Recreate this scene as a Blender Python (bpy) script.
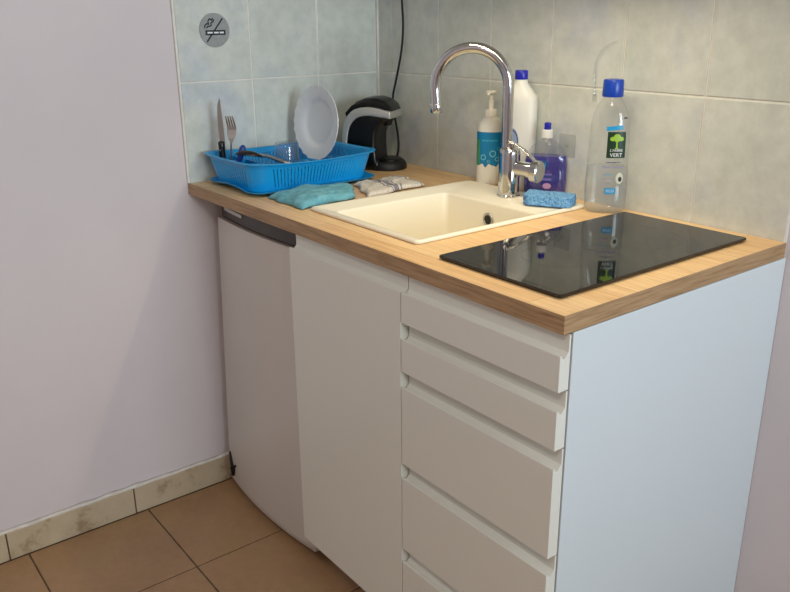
import bpy, bmesh, math, random
from mathutils import Vector, Matrix, noise
random.seed(7)
C = bpy.context.scene.collection
sc = bpy.context.scene
for o in list(bpy.data.objects): bpy.data.objects.remove(o)
PI = math.pi

# ---------------------------------------------------------------- camera
cam_d = bpy.data.cameras.new('camera'); cam = bpy.data.objects.new('camera', cam_d); C.objects.link(cam)
CP = Vector((2.0421, -1.5249, 1.3463)); YAW, PITCH, ROLL = 0.9127, -0.3343, -0.0089
fw = Vector((-math.sin(YAW)*math.cos(PITCH), math.cos(YAW)*math.cos(PITCH), math.sin(PITCH)))
rt = Vector((math.cos(YAW), math.sin(YAW), 0)); up = rt.cross(fw)
rt2 = rt*math.cos(ROLL) + up*math.sin(ROLL); up2 = -rt*math.sin(ROLL) + up*math.cos(ROLL)
M = Matrix((rt2, up2, -fw)).transposed().to_4x4(); M.translation = CP
cam.matrix_world = M
cam_d.sensor_width = 36; cam_d.lens = 806.55/790*36; cam_d.clip_start = 0.05
sc.camera = cam

# ---------------------------------------------------------------- light
sc.view_settings.view_transform = 'Standard'; sc.view_settings.look = 'None'
sc.view_settings.gamma = 1; sc.view_settings.use_curve_mapping = False
sc.view_settings.exposure = 0.13
w = bpy.data.worlds.new('sky'); sc.world = w; w.use_nodes = True
w.node_tree.nodes['Background'].inputs[0].default_value = (0.55, 0.68, 0.9, 1)
w.node_tree.nodes['Background'].inputs[1].default_value = 1.0
def area(name, loc, aim, sx, sy, power, col, spread=180):
    d = bpy.data.lights.new(name, 'AREA'); d.shape = 'RECTANGLE'; d.size = sx; d.size_y = sy
    d.energy = power; d.color = col; d.spread = math.radians(spread)
    o = bpy.data.objects.new(name, d); C.objects.link(o); o.location = loc
    o.rotation_euler = (Vector(aim) - Vector(loc)).to_track_quat('-Z', 'Y').to_euler()
    return o
area('window_daylight', (4.97, -0.80, 1.65), (0, -0.90, 2.15), 1.3, 1.3, 25, (0.76, 0.91, 1.0), 95)
area('ceiling_lamp_light', (2.3, -1.9, 2.44), (2.3, -1.9, 0), 0.5, 0.5, 16.5, (1.0, 0.86, 0.77))
area('worktop_lamp_light', (0.97, -0.34, 1.547), (0.97, -0.40, 0), 0.62, 0.03, 2.35, (1.0, 0.85, 0.58), 140)

# ---------------------------------------------------------------- materials
def lin(c):
    return tuple(((v/12.92) if v <= 0.04045 else ((v+0.055)/1.055)**2.4) for v in (x/255 for x in c)) + (1,)
def mat(name, col=(200,200,200), rough=0.5, metal=0, **kw):
    m = bpy.data.materials.new(name); m.use_nodes = True
    b = m.node_tree.nodes['Principled BSDF']
    b.inputs['Base Color'].default_value = lin(col); b.inputs['Roughness'].default_value = rough
    b.inputs['Metallic'].default_value = metal
    for k, v in kw.items(): b.inputs[k.replace('_', ' ')].default_value = v
    return m
def nd(m, typ, **kw):
    n = m.node_tree.nodes.new(typ)
    for k, v in kw.items():
        if hasattr(n, k): setattr(n, k, v)
    return n
def lk(m, a, b): m.node_tree.links.new(a, b)
def coords(m, scale=(1,1,1), rot=(0,0,0)):
    t = nd(m, 'ShaderNodeTexCoord'); mp = nd(m, 'ShaderNodeMapping')
    mp.inputs['Scale'].default_value = scale; mp.inputs['Rotation'].default_value = rot
    lk(m, t.outputs['Object'], mp.inputs['Vector']); return mp.outputs['Vector']
def noise_tex(m, vec, scale, detail=4, rough=0.55):
    n = nd(m, 'ShaderNodeTexNoise'); n.inputs['Scale'].default_value = scale
    n.inputs['Detail'].default_value = detail; n.inputs['Roughness'].default_value = rough
    lk(m, vec, n.inputs['Vector']); return n.outputs['Fac']
def ramp(m, fac, stops):
    r = nd(m, 'ShaderNodeValToRGB'); e = r.color_ramp.elements
    while len(e) < len(stops): e.new(0.5)
    for i, (p, c) in enumerate(stops): e[i].position = p; e[i].color = lin(c)
    lk(m, fac, r.inputs['Fac']); return r.outputs['Color']
def bsdf(m): return m.node_tree.nodes['Principled BSDF']
def bump(m, h, strength=0.2, dist=0.002):
    b = nd(m, 'ShaderNodeBump'); b.inputs['Strength'].default_value = strength; b.inputs['Distance'].default_value = dist
    lk(m, h, b.inputs['Height']); lk(m, b.outputs['Normal'], bsdf(m).inputs['Normal'])
def mixc(m, a, b, fac, mode='MIX'):
    n = nd(m, 'ShaderNodeMix'); n.data_type = 'RGBA'; n.blend_type = mode
    ins = [s for s in n.inputs if s.enabled]
    n.inputs[0].default_value = fac if isinstance(fac, (int, float)) else 0.5
    if not isinstance(fac, (int, float)): lk(m, fac, n.inputs[0])
    for s, v in ((n.inputs[6], a), (n.inputs[7], b)):
        if hasattr(v, 'links') or hasattr(v, 'is_linked') : lk(m, v, s)
        else: s.default_value = v
    return n.outputs[2]

def noisy(name, c1, c2, scale, rough=0.5, metal=0, bstr=0, bdist=0.001, stretch=(1,1,1), p=(0.3, 0.7), **kw):
    m = mat(name, c1, rough, metal, **kw); v = coords(m, stretch)
    f = noise_tex(m, v, scale); lk(m, ramp(m, f, [(p[0], c1), (p[1], c2)]), bsdf(m).inputs['Base Color'])
    if bstr: bump(m, f, bstr, bdist)
    return m

# lilac wall paint: faint mottling plus a few pale filler scuffs
m_paint = mat('lilac_paint', (205,196,206), 0.75)
v = coords(m_paint); f1 = noise_tex(m_paint, v, 2.2, 5); f2 = noise_tex(m_paint, v, 9, 6, 0.7)
c1 = ramp(m_paint, f1, [(0.3, (213,205,207)), (0.7, (221,212,213))])
sc_ = ramp(m_paint, f2, [(0.70, (0,0,0)), (0.76, (150,150,150))])
lk(m_paint, mixc(m_paint, c1, lin((226,224,224)), sc_), bsdf(m_paint).inputs['Base Color'])
bump(m_paint, noise_tex(m_paint, v, 60, 4), 0.12, 0.002)
m_ceil = noisy('ceiling_paint', (232,230,226), (238,236,232), 5, 0.8)

def tile_mat(name):
    m = mat(name, (190,196,196), 0.22); v = coords(m)
    a = noise_tex(m, v, 4.5, 5, 0.6); b = noise_tex(m, v, 26, 6, 0.65)
    ca = ramp(m, a, [(0.30, (198,206,212)), (0.48, (216,220,212)), (0.70, (207,213,203))])
    cb = ramp(m, b, [(0.3, (222,224,224)), (0.62, (255,255,255))])
    lk(m, mixc(m, ca, cb, 0.55, 'MULTIPLY'), bsdf(m).inputs['Base Color'])
    bump(m, b, 0.06, 0.001); return m
m_tile = tile_mat('marbled_wall_tile')
m_grout = noisy('pale_grout', (222,220,210), (236,234,226), 30, 0.8)
m_floor = mat('beige_floor_tile', (160,130,95), 0.38)
v = coords(m_floor); f1 = noise_tex(m_floor, v, 3.5, 5, 0.65); f2 = noise_tex(m_floor, v, 40, 5, 0.7)
c1 = ramp(m_floor, f1, [(0.3, (156,123,90)), (0.55, (170,135,98)), (0.75, (163,132,91))])
c2 = ramp(m_floor, f2, [(0.3, (225,222,220)), (0.7, (255,255,255))])
lk(m_floor, mixc(m_floor, c1, c2, 0.5, 'MULTIPLY'), bsdf(m_floor).inputs['Base Color']); bump(m_floor, f2, 0.05, 0.001)
m_fgrout = noisy('brown_floor_grout', (84,66,48), (104,84,62), 40, 0.9)
m_base = mat('beige_marbled_baseboard', (196,182,156), 0.4)
v = coords(m_base); f1 = noise_tex(m_base, v, 12, 7, 0.7)
lk(m_base, ramp(m_base, f1, [(0.36, (158,138,108)), (0.46, (190,173,145)), (0.7, (199,184,157))]), bsdf(m_base).inputs['Base Color'])

# oak worktop
m_oak = mat('oak_worktop', (205,170,125), 0.42)
v = coords(m_oak); br = nd(m_oak, 'ShaderNodeTexBrick'); lk(m_oak, v, br.inputs['Vector'])
br.offset = 0.37; br.inputs['Scale'].default_value = 1.0
br.inputs['Brick Width'].default_value = 0.62; br.inputs['Row Height'].default_value = 0.043
br.inputs['Mortar Size'].default_value = 0.0006; br.inputs['Mortar Smooth'].default_value = 0.3
br.inputs['Color1'].default_value = lin((248,214,162)); br.inputs['Color2'].default_value = lin((238,197,142)); br.inputs['Mortar'].default_value = lin((196,156,112))
v2 = coords(m_oak, (1.6, 26, 26)); g = noise_tex(m_oak, v2, 5.5, 6, 0.65)
gr = ramp(m_oak, g, [(0.28, (206,190,170)), (0.5, (244,240,234)), (0.72, (255,255,255))])
lk(m_oak, mixc(m_oak, br.outputs['Color'], gr, 0.85, 'MULTIPLY'), bsdf(m_oak).inputs['Base Color'])
bump(m_oak, g, 0.08, 0.0006)
# worktop edge oak: weaker light on the edges painted in as darker tones
m_edge = mat('oak_edge_shaded', (180,146,106), 0.5)
v2 = coords(m_edge, (2, 2, 40)); g = noise_tex(m_edge, v2, 6, 6, 0.65)
lk(m_edge, ramp(m_edge, g, [(0.28, (132,100,66)), (0.5, (170,138,100)), (0.72, (188,156,118))]), bsdf(m_edge).inputs['Base Color'])

m_front = mat('matt_white_front', (228,229,219), 0.38)
m_panel = mat('white_side_panel', (214,224,228), 0.42)
m_carc = mat('white_carcass', (222,222,220), 0.5)
m_fridge = noisy('fridge_white', (208,204,197), (212,208,201), 6, 0.35)
m_dark = mat('dark_brown_plastic', (52,42,34), 0.25)
m_silver = mat('silver_plastic', (205,205,200), 0.38, 0.6)
m_black = mat('black_plastic', (9,9,10), 0.3)
m_blackm = mat('matt_black_plastic', (20,20,21), 0.55)
m_rubber = mat('black_rubber', (12,12,12), 0.6)
m_sink = mat('cream_composite_sink', (242,234,212), 0.34)
m_chrome = mat('chrome', (205,205,205), 0.08, 1.0)
m_chromed = mat('brushed_steel', (175,175,172), 0.28, 1.0)
m_hob = mat('black_hob_glass', (5,5,6), 0.04, Specular_IOR_Level=0.6)
m_hobedge = mat('hob_edge_black', (10,8,9), 0.2)
m_hobmark = mat('hob_print_grey', (70,70,72), 0.2)
m_blue = mat('blue_rack_plastic', (20,158,224), 0.32)
bsdf(m_blue).inputs['Subsurface Weight'].default_value = 0.12
bsdf(m_blue).inputs['Subsurface Radius'].default_value = (0.01,0.02,0.03)
m_plate = mat('white_opal_glass', (226,228,228), 0.12)
m_whitep = mat('white_bottle_plastic', (240,236,222), 0.35)
m_bleach = mat('white_translucent_bottle', (236,234,224), 0.35)
m_cap = mat('royal_blue_cap', (10,62,170), 0.3)
m_capn = mat('deep_blue_cap', (26,30,170), 0.3)
m_liquid = mat('violet_detergent', (48,24,160), 0.12, Transmission_Weight=0.25)
m_label_teal = mat('teal_label', (0,128,180), 0.4)
m_label_green = mat('label_green', (70,150,110), 0.4)
m_label_cy = mat('label_cyan', (30,150,205), 0.4)
m_label_navy = mat('label_navy', (18,40,120), 0.4)
m_label_white = mat('label_white', (235,238,242), 0.4)
m_label_lav = mat('label_lavender', (120,110,190), 0.4)
m_label_pink = mat('label_pink', (196,150,190), 0.4)
m_dkgreen = mat('label_dark_green', (18,52,28), 0.4)
m_lime = mat('label_lime', (150,190,60), 0.4)
m_ink = mat('dark_print', (30,30,34), 0.5)
m_sign = noisy('brushed_aluminium_disc', (146,148,148), (160,161,160), 90, 0.45, 0.35)
m_lwhite = mat('lamp_white', (235,235,232), 0.4)
def clear(name, tint=(0.97,0.98,0.98), body=0.0, bodycol=(0.8,0.82,0.84), ior=1.45, rough=0.04):
    m = bpy.data.materials.new(name); m.use_nodes = True; nt = m.node_tree
    nt.nodes.remove(bsdf(m)); out = nt.nodes['Material Output']
    tr = nd(m, 'ShaderNodeBsdfTransparent'); tr.inputs[0].default_value = tint + (1,)
    gl = nd(m, 'ShaderNodeBsdfGlossy'); gl.inputs['Roughness'].default_value = rough
    lw = nd(m, 'ShaderNodeLayerWeight'); lw.inputs[0].default_value = 0.5
    pw = nd(m, 'ShaderNodeMath'); pw.operation = 'POWER'; lk(m, lw.outputs['Facing'], pw.inputs[0]); pw.inputs[1].default_value = 4.0
    fr = nd(m, 'ShaderNodeMath'); fr.operation = 'MULTIPLY_ADD'; lk(m, pw.outputs[0], fr.inputs[0]); fr.inputs[1].default_value = 0.5; fr.inputs[2].default_value = 0.05*(ior-1)/0.45
    df = nd(m, 'ShaderNodeBsdfDiffuse'); df.inputs[0].default_value = bodycol + (1,)
    m1 = nd(m, 'ShaderNodeMixShader'); m1.inputs[0].default_value = body
    lk(m, tr.outputs[0], m1.inputs[1]); lk(m, df.outputs[0], m1.inputs[2])
    m2 = nd(m, 'ShaderNodeMixShader'); lk(m, fr.outputs[0], m2.inputs[0])
    lk(m, m1.outputs[0], m2.inputs[1]); lk(m, gl.outputs[0], m2.inputs[2]); lk(m, m2.outputs[0], out.inputs[0])
    return m
m_clear = clear('clear_plastic', (0.96,0.965,0.96), 0.05)
m_clearliq = clear('clear_liquid', (0.93,0.94,0.94), 0.10, (0.75,0.76,0.76), 1.2)
m_glass = clear('drinking_glass_clear', (0.86,0.90,0.92), 0.03, ior=1.5)
m_sponge = mat('blue_sponge', (70,140,205), 0.9)
v = coords(m_sponge); vo = nd(m_sponge, 'ShaderNodeTexVoronoi'); vo.inputs['Scale'].default_value = 210; lk(m_sponge, v, vo.inputs['Vector'])
n1 = noise_tex(m_sponge, v, 120, 4, 0.7)
cc = ramp(m_sponge, vo.outputs['Distance'], [(0.12, (50,100,180)), (0.40, (128,186,226))])
lk(m_sponge, mixc(m_sponge, cc, ramp(m_sponge, n1, [(0.35, (150,170,205)), (0.6, (255,255,255))]), 0.8, 'MULTIPLY'), bsdf(m_sponge).inputs['Base Color'])
bump(m_sponge, vo.outputs['Distance'], 0.9, 0.002)
m_cloth = noisy('turquoise_microfibre', (92,160,178), (124,186,198), 55, 0.95, 0, 0.6, 0.002)
m_towel = mat('cream_tea_towel', (226,218,204), 0.95)
t = nd(m_towel, 'ShaderNodeUVMap'); sp = nd(m_towel, 'ShaderNodeSeparateXYZ'); lk(m_towel, t.outputs[0], sp.inputs[0])
rp = nd(m_towel, 'ShaderNodeValToRGB'); rp.color_ramp.interpolation = 'CONSTANT'
stops = [(0, (228,220,206)), (0.40, (150,146,152)), (0.43, (228,220,206)), (0.46, (140,136,146)), (0.56, (228,220,206)), (0.59, (150,146,152)), (0.62, (228,220,206)), (0.90, (170,160,160)), (0.93, (228,220,206))]
e = rp.color_ramp.elements
while len(e) < len(stops): e.new(0.5)
for i, (p_, c_) in enumerate(stops): e[i].position = p_; e[i].color = lin(c_)
lk(m_towel, sp.outputs[1], rp.inputs[0])
wn = noise_tex(m_towel, coords(m_towel), 260, 3)
lk(m_towel, mixc(m_towel, rp.outputs[0], ramp(m_towel, wn, [(0.35, (215,215,215)), (0.6, (255,255,255))]), 0.8, 'MULTIPLY'), bsdf(m_towel).inputs['Base Color'])
bump(m_towel, wn, 0.5, 0.001)

# ---------------------------------------------------------------- helpers
def link(name, bm, m, parent=None, smooth=False, bevel=0, seg=2, auto=None):
    bmesh.ops.recalc_face_normals(bm, faces=bm.faces)
    me = bpy.data.meshes.new(name); bm.to_mesh(me); bm.free()
    for mm in (m if isinstance(m, (list, tuple)) else [m]): me.materials.append(mm)
    o = bpy.data.objects.new(name, me); C.objects.link(o)
    if parent: o.parent = parent; o.matrix_parent_inverse = Matrix.Translation(-world_loc(parent))
    if smooth:
        for p in me.polygons: p.use_smooth = True
        if auto:
            me.set_sharp_from_angle(angle=math.radians(auto))
    if bevel:
        b = o.modifiers.new('bevel', 'BEVEL'); b.width = bevel; b.segments = seg; b.limit_method = 'ANGLE'; b.angle_limit = math.radians(40)
    return o
def world_loc(o):
    l = Vector(o.location)
    return l if o.type == 'EMPTY' else Vector((0,0,0))
def thing(name, label, cat, loc, group=None):
    o = bpy.data.objects.new(name, None); C.objects.link(o); o.location = loc
    o.empty_display_size = 0.05; return tag(o, label, cat, group)
def tag(o, label, cat, group=None, kind=None):
    o['label'] = label; o['category'] = cat
    if group: o['group'] = group
    if kind: o['kind'] = kind
    return o
def struct(name, bm, m, parent=None, **kw):
    o = link(name, bm, m, parent, **kw); o['kind'] = 'structure'; return o
def B(): return bmesh.new()
def box(bm, x0, x1, y0, y1, z0, z1):
    vs = [bm.verts.new((x, y, z)) for z in (z0, z1) for y in (y0, y1) for x in (x0, x1)]
    for f in ((0,1,3,2), (4,6,7,5), (0,4,5,1), (2,3,7,6), (0,2,6,4), (1,5,7,3)): bm.faces.new([vs[i] for i in f])
def prism(bm, poly, axis, a, b):
    def P(u, v, t):
        return {'x': (t, u, v), 'y': (u, t, v), 'z': (u, v, t)}[axis]
    A = [bm.verts.new(P(u, v, a)) for u, v in poly]; Bv = [bm.verts.new(P(u, v, b)) for u, v in poly]
    n = len(poly); bm.faces.new(A); bm.faces.new(Bv[::-1])
    for i in range(n): bm.faces.new((A[i], Bv[i], Bv[(i+1) % n], A[(i+1) % n]))
def loft(bm, rings, cap0=True, cap1=True):
    R = [[bm.verts.new(p) for p in r] for r in rings]; n = len(R[0])
    for a, b in zip(R, R[1:]):
        for i in range(n): bm.faces.new((a[i], a[(i+1) % n], b[(i+1) % n], b[i]))
    if cap0: bm.faces.new(R[0][::-1])
    if cap1: bm.faces.new(R[-1])
def circ(c, r, z, n=32, ry=None):
    ry = ry or r
    return [(c[0]+r*math.cos(2*PI*i/n), c[1]+ry*math.sin(2*PI*i/n), z) for i in range(n)]
def lathe(bm, c, prof, n=32, cap0=True, cap1=True):
    loft(bm, [circ(c, r, z, n) for r, z in prof], cap0, cap1)
def tube(bm, pts, rad, n=12, caps=True):
    pts = [Vector(p) for p in pts]; rings = []; up_ = None
    for i, p in enumerate(pts):
        d = (pts[min(i+1, len(pts)-1)] - pts[max(i-1, 0)]).normalized()
        if up_ is None:
            up_ = Vector((0,0,1)) if abs(d.z) < 0.9 else Vector((1,0,0))
        s = d.cross(up_).normalized(); up_ = s.cross(d).normalized()
        r = rad[i] if isinstance(rad, (list, tuple)) else rad
        rings.append([tuple(p + (s*math.cos(2*PI*k/n) + up_*math.sin(2*PI*k/n))*r) for k in range(n)])
    loft(bm, rings, caps, caps)
def smoothpts(pts, k=6):
    P = [Vector(p) for p in pts]; out = []
    for i in range(len(P)-1):
        p0, p1, p2, p3 = P[max(i-1,0)], P[i], P[i+1], P[min(i+2, len(P)-1)]
        for j in range(k):
            t = j/k
            out.append(0.5*((2*p1) + (-p0+p2)*t + (2*p0-5*p1+4*p2-p3)*t*t + (-p0+3*p1-3*p2+p3)*t**3))
    out.append(P[-1]); return out
def rrect(x0, x1, y0, y1, r, z, k=6):
    out = []
    for cx, cy, a0 in ((x1-r, y1-r, 0), (x0+r, y1-r, PI/2), (x0+r, y0+r, PI), (x1-r, y0+r, 1.5*PI)):
        for i in range(k+1):
            a = a0 + PI/2*i/k; out.append((cx+r*math.cos(a), cy+r*math.sin(a), z))
    return out
def text_bm(txt, size, extrude=0.0):
    cu = bpy.data.curves.new('t', 'FONT'); cu.body = txt; cu.size = size; cu.align_x = 'CENTER'; cu.align_y = 'CENTER'; cu.extrude = extrude
    cu.resolution_u = 2
    o = bpy.data.objects.new('t', cu); C.objects.link(o); dg = bpy.context.evaluated_depsgraph_get()
    me = bpy.data.meshes.new_from_object(o.evaluated_get(dg)); bpy.data.objects.remove(o)
    bm = B(); bm.from_mesh(me); bpy.data.meshes.remove(me); return bm

# ---------------------------------------------------------------- room shell
RX, RY, RZ = 5.0, -3.0, 2.5
bm = B()
struct_floor = None
fx, fy, fwid = 0.3395, -0.8663, 0.329; g = 0.0022
xs = [fx + k*fwid for k in range(-2, 16)]; ys = [fy + k*fwid for k in range(-7, 4)]
for i in range(len(xs)-1):
    for j in range(len(ys)-1):
        a, b, c, d = max(xs[i]+g, 0.0), min(xs[i+1]-g, RX), max(ys[j]+g, RY), min(ys[j+1]-g, 0.0)
        if b-a > 0.01 and d-c > 0.01: box(bm, a, b, c, d, -0.008, 0.0)
fl = struct('floor', bm, m_floor, bevel=0.0008, seg=1)
bm = B(); box(bm, -0.1, RX+0.1, RY-0.1, 0.1, -0.05, -0.0015); struct('floor_grout', bm, m_fgrout, fl)
bm = B(); box(bm, -0.1, 0, RY-0.1, 0.1, -0.05, RZ); wl = struct('wall_left', bm, m_paint)
bm = B(); box(bm, 0, RX, 0, 0.1, -0.05, RZ); wb = struct('wall_back', bm, m_paint)
bm = B(); box(bm, 0, RX, RY-0.1, RY, -0.05, RZ); struct('wall_front', bm, m_paint)
WY0, WY1, WZ0, WZ1 = -1.50, -0.10, 0.90, 2.30
bm = B()
box(bm, RX, RX+0.1, RY-0.1, WY0, -0.05, RZ); box(bm, RX, RX+0.1, WY1, 0.1, -0.05, RZ)
box(bm, RX, RX+0.1, WY0, WY1, -0.05, WZ0); box(bm, RX, RX+0.1, WY0, WY1, WZ1, RZ); struct('wall_right', bm, m_paint)
bm = B(); box(bm, -0.1, RX+0.1, RY-0.1, 0.1, RZ, RZ+0.05); struct('ceiling', bm, m_ceil)
bm = B()
for a, b, c, d in ((WY0, WY1, WZ0, WZ0+0.05), (WY0, WY1, WZ1-0.05, WZ1), (WY0, WY0+0.05, WZ0, WZ1), (WY1-0.05, WY1, WZ0, WZ1)):
    box(bm, RX+0.02, RX+0.07, a, b, c, d)
box(bm, RX+0.02, RX+0.07, (WY0+WY1)/2-0.03, (WY0+WY1)/2+0.03, WZ0, WZ1)
struct('window_1', bm, m_lwhite)

# wall tiles: real slabs over a grout bed
TZ, TH, TW = 1.1865, 0.2575, 0.2058
def tiles(name, cuts, axis, zr, parent, flip=1):
    bm = B(); gg = 0.0019
    for a, b in zip(cuts, cuts[1:]):
        for z0, z1 in zr:
            if axis == 'x': box(bm, a+gg, b-gg, -0.0075, -0.001, z0+gg, z1-gg)
            else: box(bm, 0.001, 0.0075, a+gg, b-gg, z0+gg, z1-gg)
    o = struct(name, bm, m_tile, parent, bevel=0.0016, seg=2)
    bm = B()
    if axis == 'x': box(bm, cuts[0], cuts[-1], -0.0055, -0.0005, zr[0][0], zr[-1][1])
    else: box(bm, 0.0005, 0.0055, cuts[0], cuts[-1], zr[0][0], zr[-1][1])
    struct(name.replace('tiling', 'grout'), bm, m_grout, parent)
zrows = [(0.89, TZ), (TZ, TZ+TH), (TZ+TH, TZ+2*TH)]
tiles('tiling', [0.0075] + [0.2846-TW+k*TW for k in range(0, 7)][0:0] + [0.0788] + [0.2846+k*TW for k in range(6)], 'x', zrows, wb)
tiles('tiling', [-0.6455, -0.4365, -0.224, -0.014], 'y', zrows, wl)
bm = B(); box(bm, 0.001, 0.012, -0.0135, -0.006, 0.89, 1.70); struct('trim_1', bm, m_grout, bevel=0.002)
bm = B(); box(bm, 0.0, 0.0082, -0.6505, -0.646, 0.9266, 1.70); struct('trim_2', bm, m_grout, bevel=0.001)
# baseboard tiles
bm = B(); yy = [-3.0, -2.605, -2.264, -1.923, -1.582, -1.241, -0.900, -0.56, -0.22, -0.0]
for a, b in zip(yy, yy[1:]): box(bm, 0.0, 0.010, a+0.0018, b-0.0018, 0.001, 0.082)
bl = struct('baseboard_left', bm, m_base, bevel=0.0015)
bm = B(); box(bm, 0.0, 0.007, -3.0, 0, 0.0, 0.079); struct('baseboard_grout', bm, m_fgrout, bl)
# rough plaster fillet along the top of the baseboard
bm = B(); rings = []
for i in range(0, 260):
    y = -2.9 + i*0.0112; h = 0.004 + 0.007*abs(noise.noise((0, y*14, 3.1))); t = 0.006 + 0.004*noise.noise((5, y*20, 0))
    rings.append([(0.0, y, 0.080), (t+0.003, y, 0.081), (t, y, 0.083+h*0.4), (0.0005, y, 0.084+h)])
loft(bm, rings); struct('trim_3', bm, noisy('plaster_fillet', (206,200,190), (226,222,214), 30, 0.9), smooth=True)
bm = B(); xx = [1.36+0.34*k for k in range(11)] + [5.0]
for a, b in zip(xx, xx[1:]): box(bm, a+0.0018, b-0.0018, -0.010, 0.0, 0.001, 0.082)
struct('baseboard_back', bm, m_base, bevel=0.0015)

# ---------------------------------------------------------------- worktop
ZT, TT, D, L = 0.9266, 0.0298, 0.649, 1.3169
WB = ZT - TT
def slab_hole(bm, x0, x1, y0, y1, z0, z1, hx0, hx1, hy0, hy1):
    o = [(x0,y0),(x1,y0),(x1,y1),(x0,y1)]; h = [(hx0,hy0),(hx1,hy0),(hx1,hy1),(hx0,hy1)]
    V = {z: ([bm.verts.new((*p, z)) for p in o], [bm.verts.new((*p, z)) for p in h]) for z in (z0, z1)}
    for i in range(4):
        j = (i+1) % 4
        for z in (z0, z1): bm.faces.new((V[z][0][i], V[z][0][j], V[z][1][j], V[z][1][i]))
        for k in (0, 1): bm.faces.new((V[z0][k][i], V[z0][k][j], V[z1][k][j], V[z1][k][i]))
wt = thing('worktop', 'light oak laminate worktop with square edges holding the sink and hob', 'worktop', (L/2, -D/2, WB))
bm = B(); slab_hole(bm, 0.009, L-0.0012, -D+0.0012, -0.009, WB, ZT, 0.510, 0.862, -0.554, -0.088)
link('board', bm, m_oak, wt)
bm = B(); box(bm, 0.0015, L, -D, -D+0.0012, WB, ZT); box(bm, L-0.0012, L, -D+0.0012, -0.0085, WB, ZT)
link('edge_strip', bm, m_edge, wt)

# ---------------------------------------------------------------- fronts
YF = -0.656; FT = 0.0225
def jfront(bm, xa, xb, z0, z1, lip=0.0296):
    zl = z1-lip; y = YF
    poly = [(y+0.0008, z0), (y, z0+0.0008), (y, zl-0.001), (y+0.001, zl), (y+0.0045, zl-0.0004)]
    for i in range(1, 8):
        a = PI + PI/2*i/7*1.0
        poly.append((y+0.0045+0.014*(1-math.cos(PI/2*i/7)), zl-0.0004-0.0075*math.sin(PI*i/7*0.98)+0.003*(i/7)))
    poly += [(y+0.0188, zl+0.008), (y+0.0188, z1), (y+FT, z1), (y+FT, z0)]
    prism(bm, poly, 'x', xa, xb)
CT = 0.8955   # carcass top
def carcass(name, parent, x0, x1, m, right_mat=None):
    bm = B(); y0, y1, t = YF+FT+0.003, -0.012, 0.013
    box(bm, x0, x0+t, y0, y1, 0.105, CT); box(bm, x1-t, x1, y0, y1, 0.105, CT)
    box(bm, x0+t, x1-t, y0, y1, 0.105, 0.105+t); box(bm, x0+t, x1-t, y1-0.008, y1, 0.105+t, CT)
    box(bm, x0+t, x1-t, y0, y0+0.018, CT-0.02, CT)
    return link(name, bm, m, parent)
DX0, DX1, XR = 0.5365, 0.9335, 1.3175
ZC = 0.8955
sk = thing('sink_cabinet', 'white sink base cabinet with one tall handleless door, left of the drawers', 'cabinet', ((DX0+DX1)/2, -0.33, 0))
carcass('body', sk, DX0, DX1+0.001, m_carc)
bm = B(); jfront(bm, DX0, DX1-0.0005, 0.1075, ZC-0.001); link('door', bm, m_front, sk)
bm = B(); box(bm, DX0, DX1, YF+0.08, YF+0.096, 0.0, 0.1045); link('plinth', bm, m_carc, sk)
dc = thing('drawer_cabinet', 'white base cabinet with a column of five grip-edge drawers under the hob', 'cabinet', ((DX1+XR)/2, -0.33, 0))
bm = B(); y0, y1, t = YF+FT+0.003, -0.012, 0.016
box(bm, DX1+0.0025, DX1+0.0025+t, y0, y1, 0.105, CT); box(bm, DX1+t, XR-0.03, y0+0.02, y1, 0.105, 0.105+t); box(bm, DX1+t, XR-0.03, y1-0.008, y1, 0.12, CT)
box(bm, DX1+0.02, XR-0.03, y0, y0+0.018, CT-0.02, CT)
link('body', bm, m_carc, dc)
bm = B(); box(bm, XR-0.016, XR, y0+0.004, -0.0015, 0.0, CT); link('side_panel', bm, m_panel, dc, bevel=0.0006, seg=1)
zs = [ZC-0.001, 0.8045, 0.7045, 0.5045, 0.3045, 0.1075]
for i in range(5):
    top = zs[i] - (0.0025 if i else 0); bm = B(); jfront(bm, DX1+0.003, XR+0.0015, zs[i+1], top)
    d = link('drawer', bm, m_front, dc)
    bm = B(); box(bm, DX1+0.03, XR-0.03, YF+FT+0.0005, -0.12, zs[i+1]+0.02, zs[i+1]+0.03)
    box(bm, DX1+0.03, DX1+0.04, YF+FT+0.0005, -0.12, zs[i+1]+0.03, zs[i+1]+0.07); box(bm, XR-0.04, XR-0.03, YF+FT+0.0005, -0.12, zs[i+1]+0.03, zs[i+1]+0.07)
    link('drawer_box', bm, m_carc, d)
bm = B(); box(bm, DX1+0.001, XR-0.017, YF+0.08, YF+0.096, 0.0, 0.1045); link('plinth', bm, m_carc, dc)

# ---------------------------------------------------------------- fridge
fr = thing('refrigerator', 'small white undercounter fridge with dark control strip, beside the lilac wall', 'refrigerator', (0.28, -0.32, 0))
bm = B(); box(bm, 0.034, 0.524, -0.565, -0.05, 0.022, 0.845); link('body', bm, m_fridge, fr, bevel=0.004)
FX0, FX1 = 0.036, 0.5235
def bow(x, d=0.018): 
    t = (x-FX0)/(FX1-FX0); return -0.616 - d*(1-(2*t-1)**2)
n = 24; outl = [(FX0+0.001, -0.572)] + [(FX0, -0.590)]
outl += [(FX0+0.004+(FX1-FX0-0.008)*i/n, bow(FX0+0.004+(FX1-FX0-0.008)*i/n)) for i in range(n+1)]
outl += [(FX1, -0.590), (FX1-0.001, -0.572)]
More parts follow.
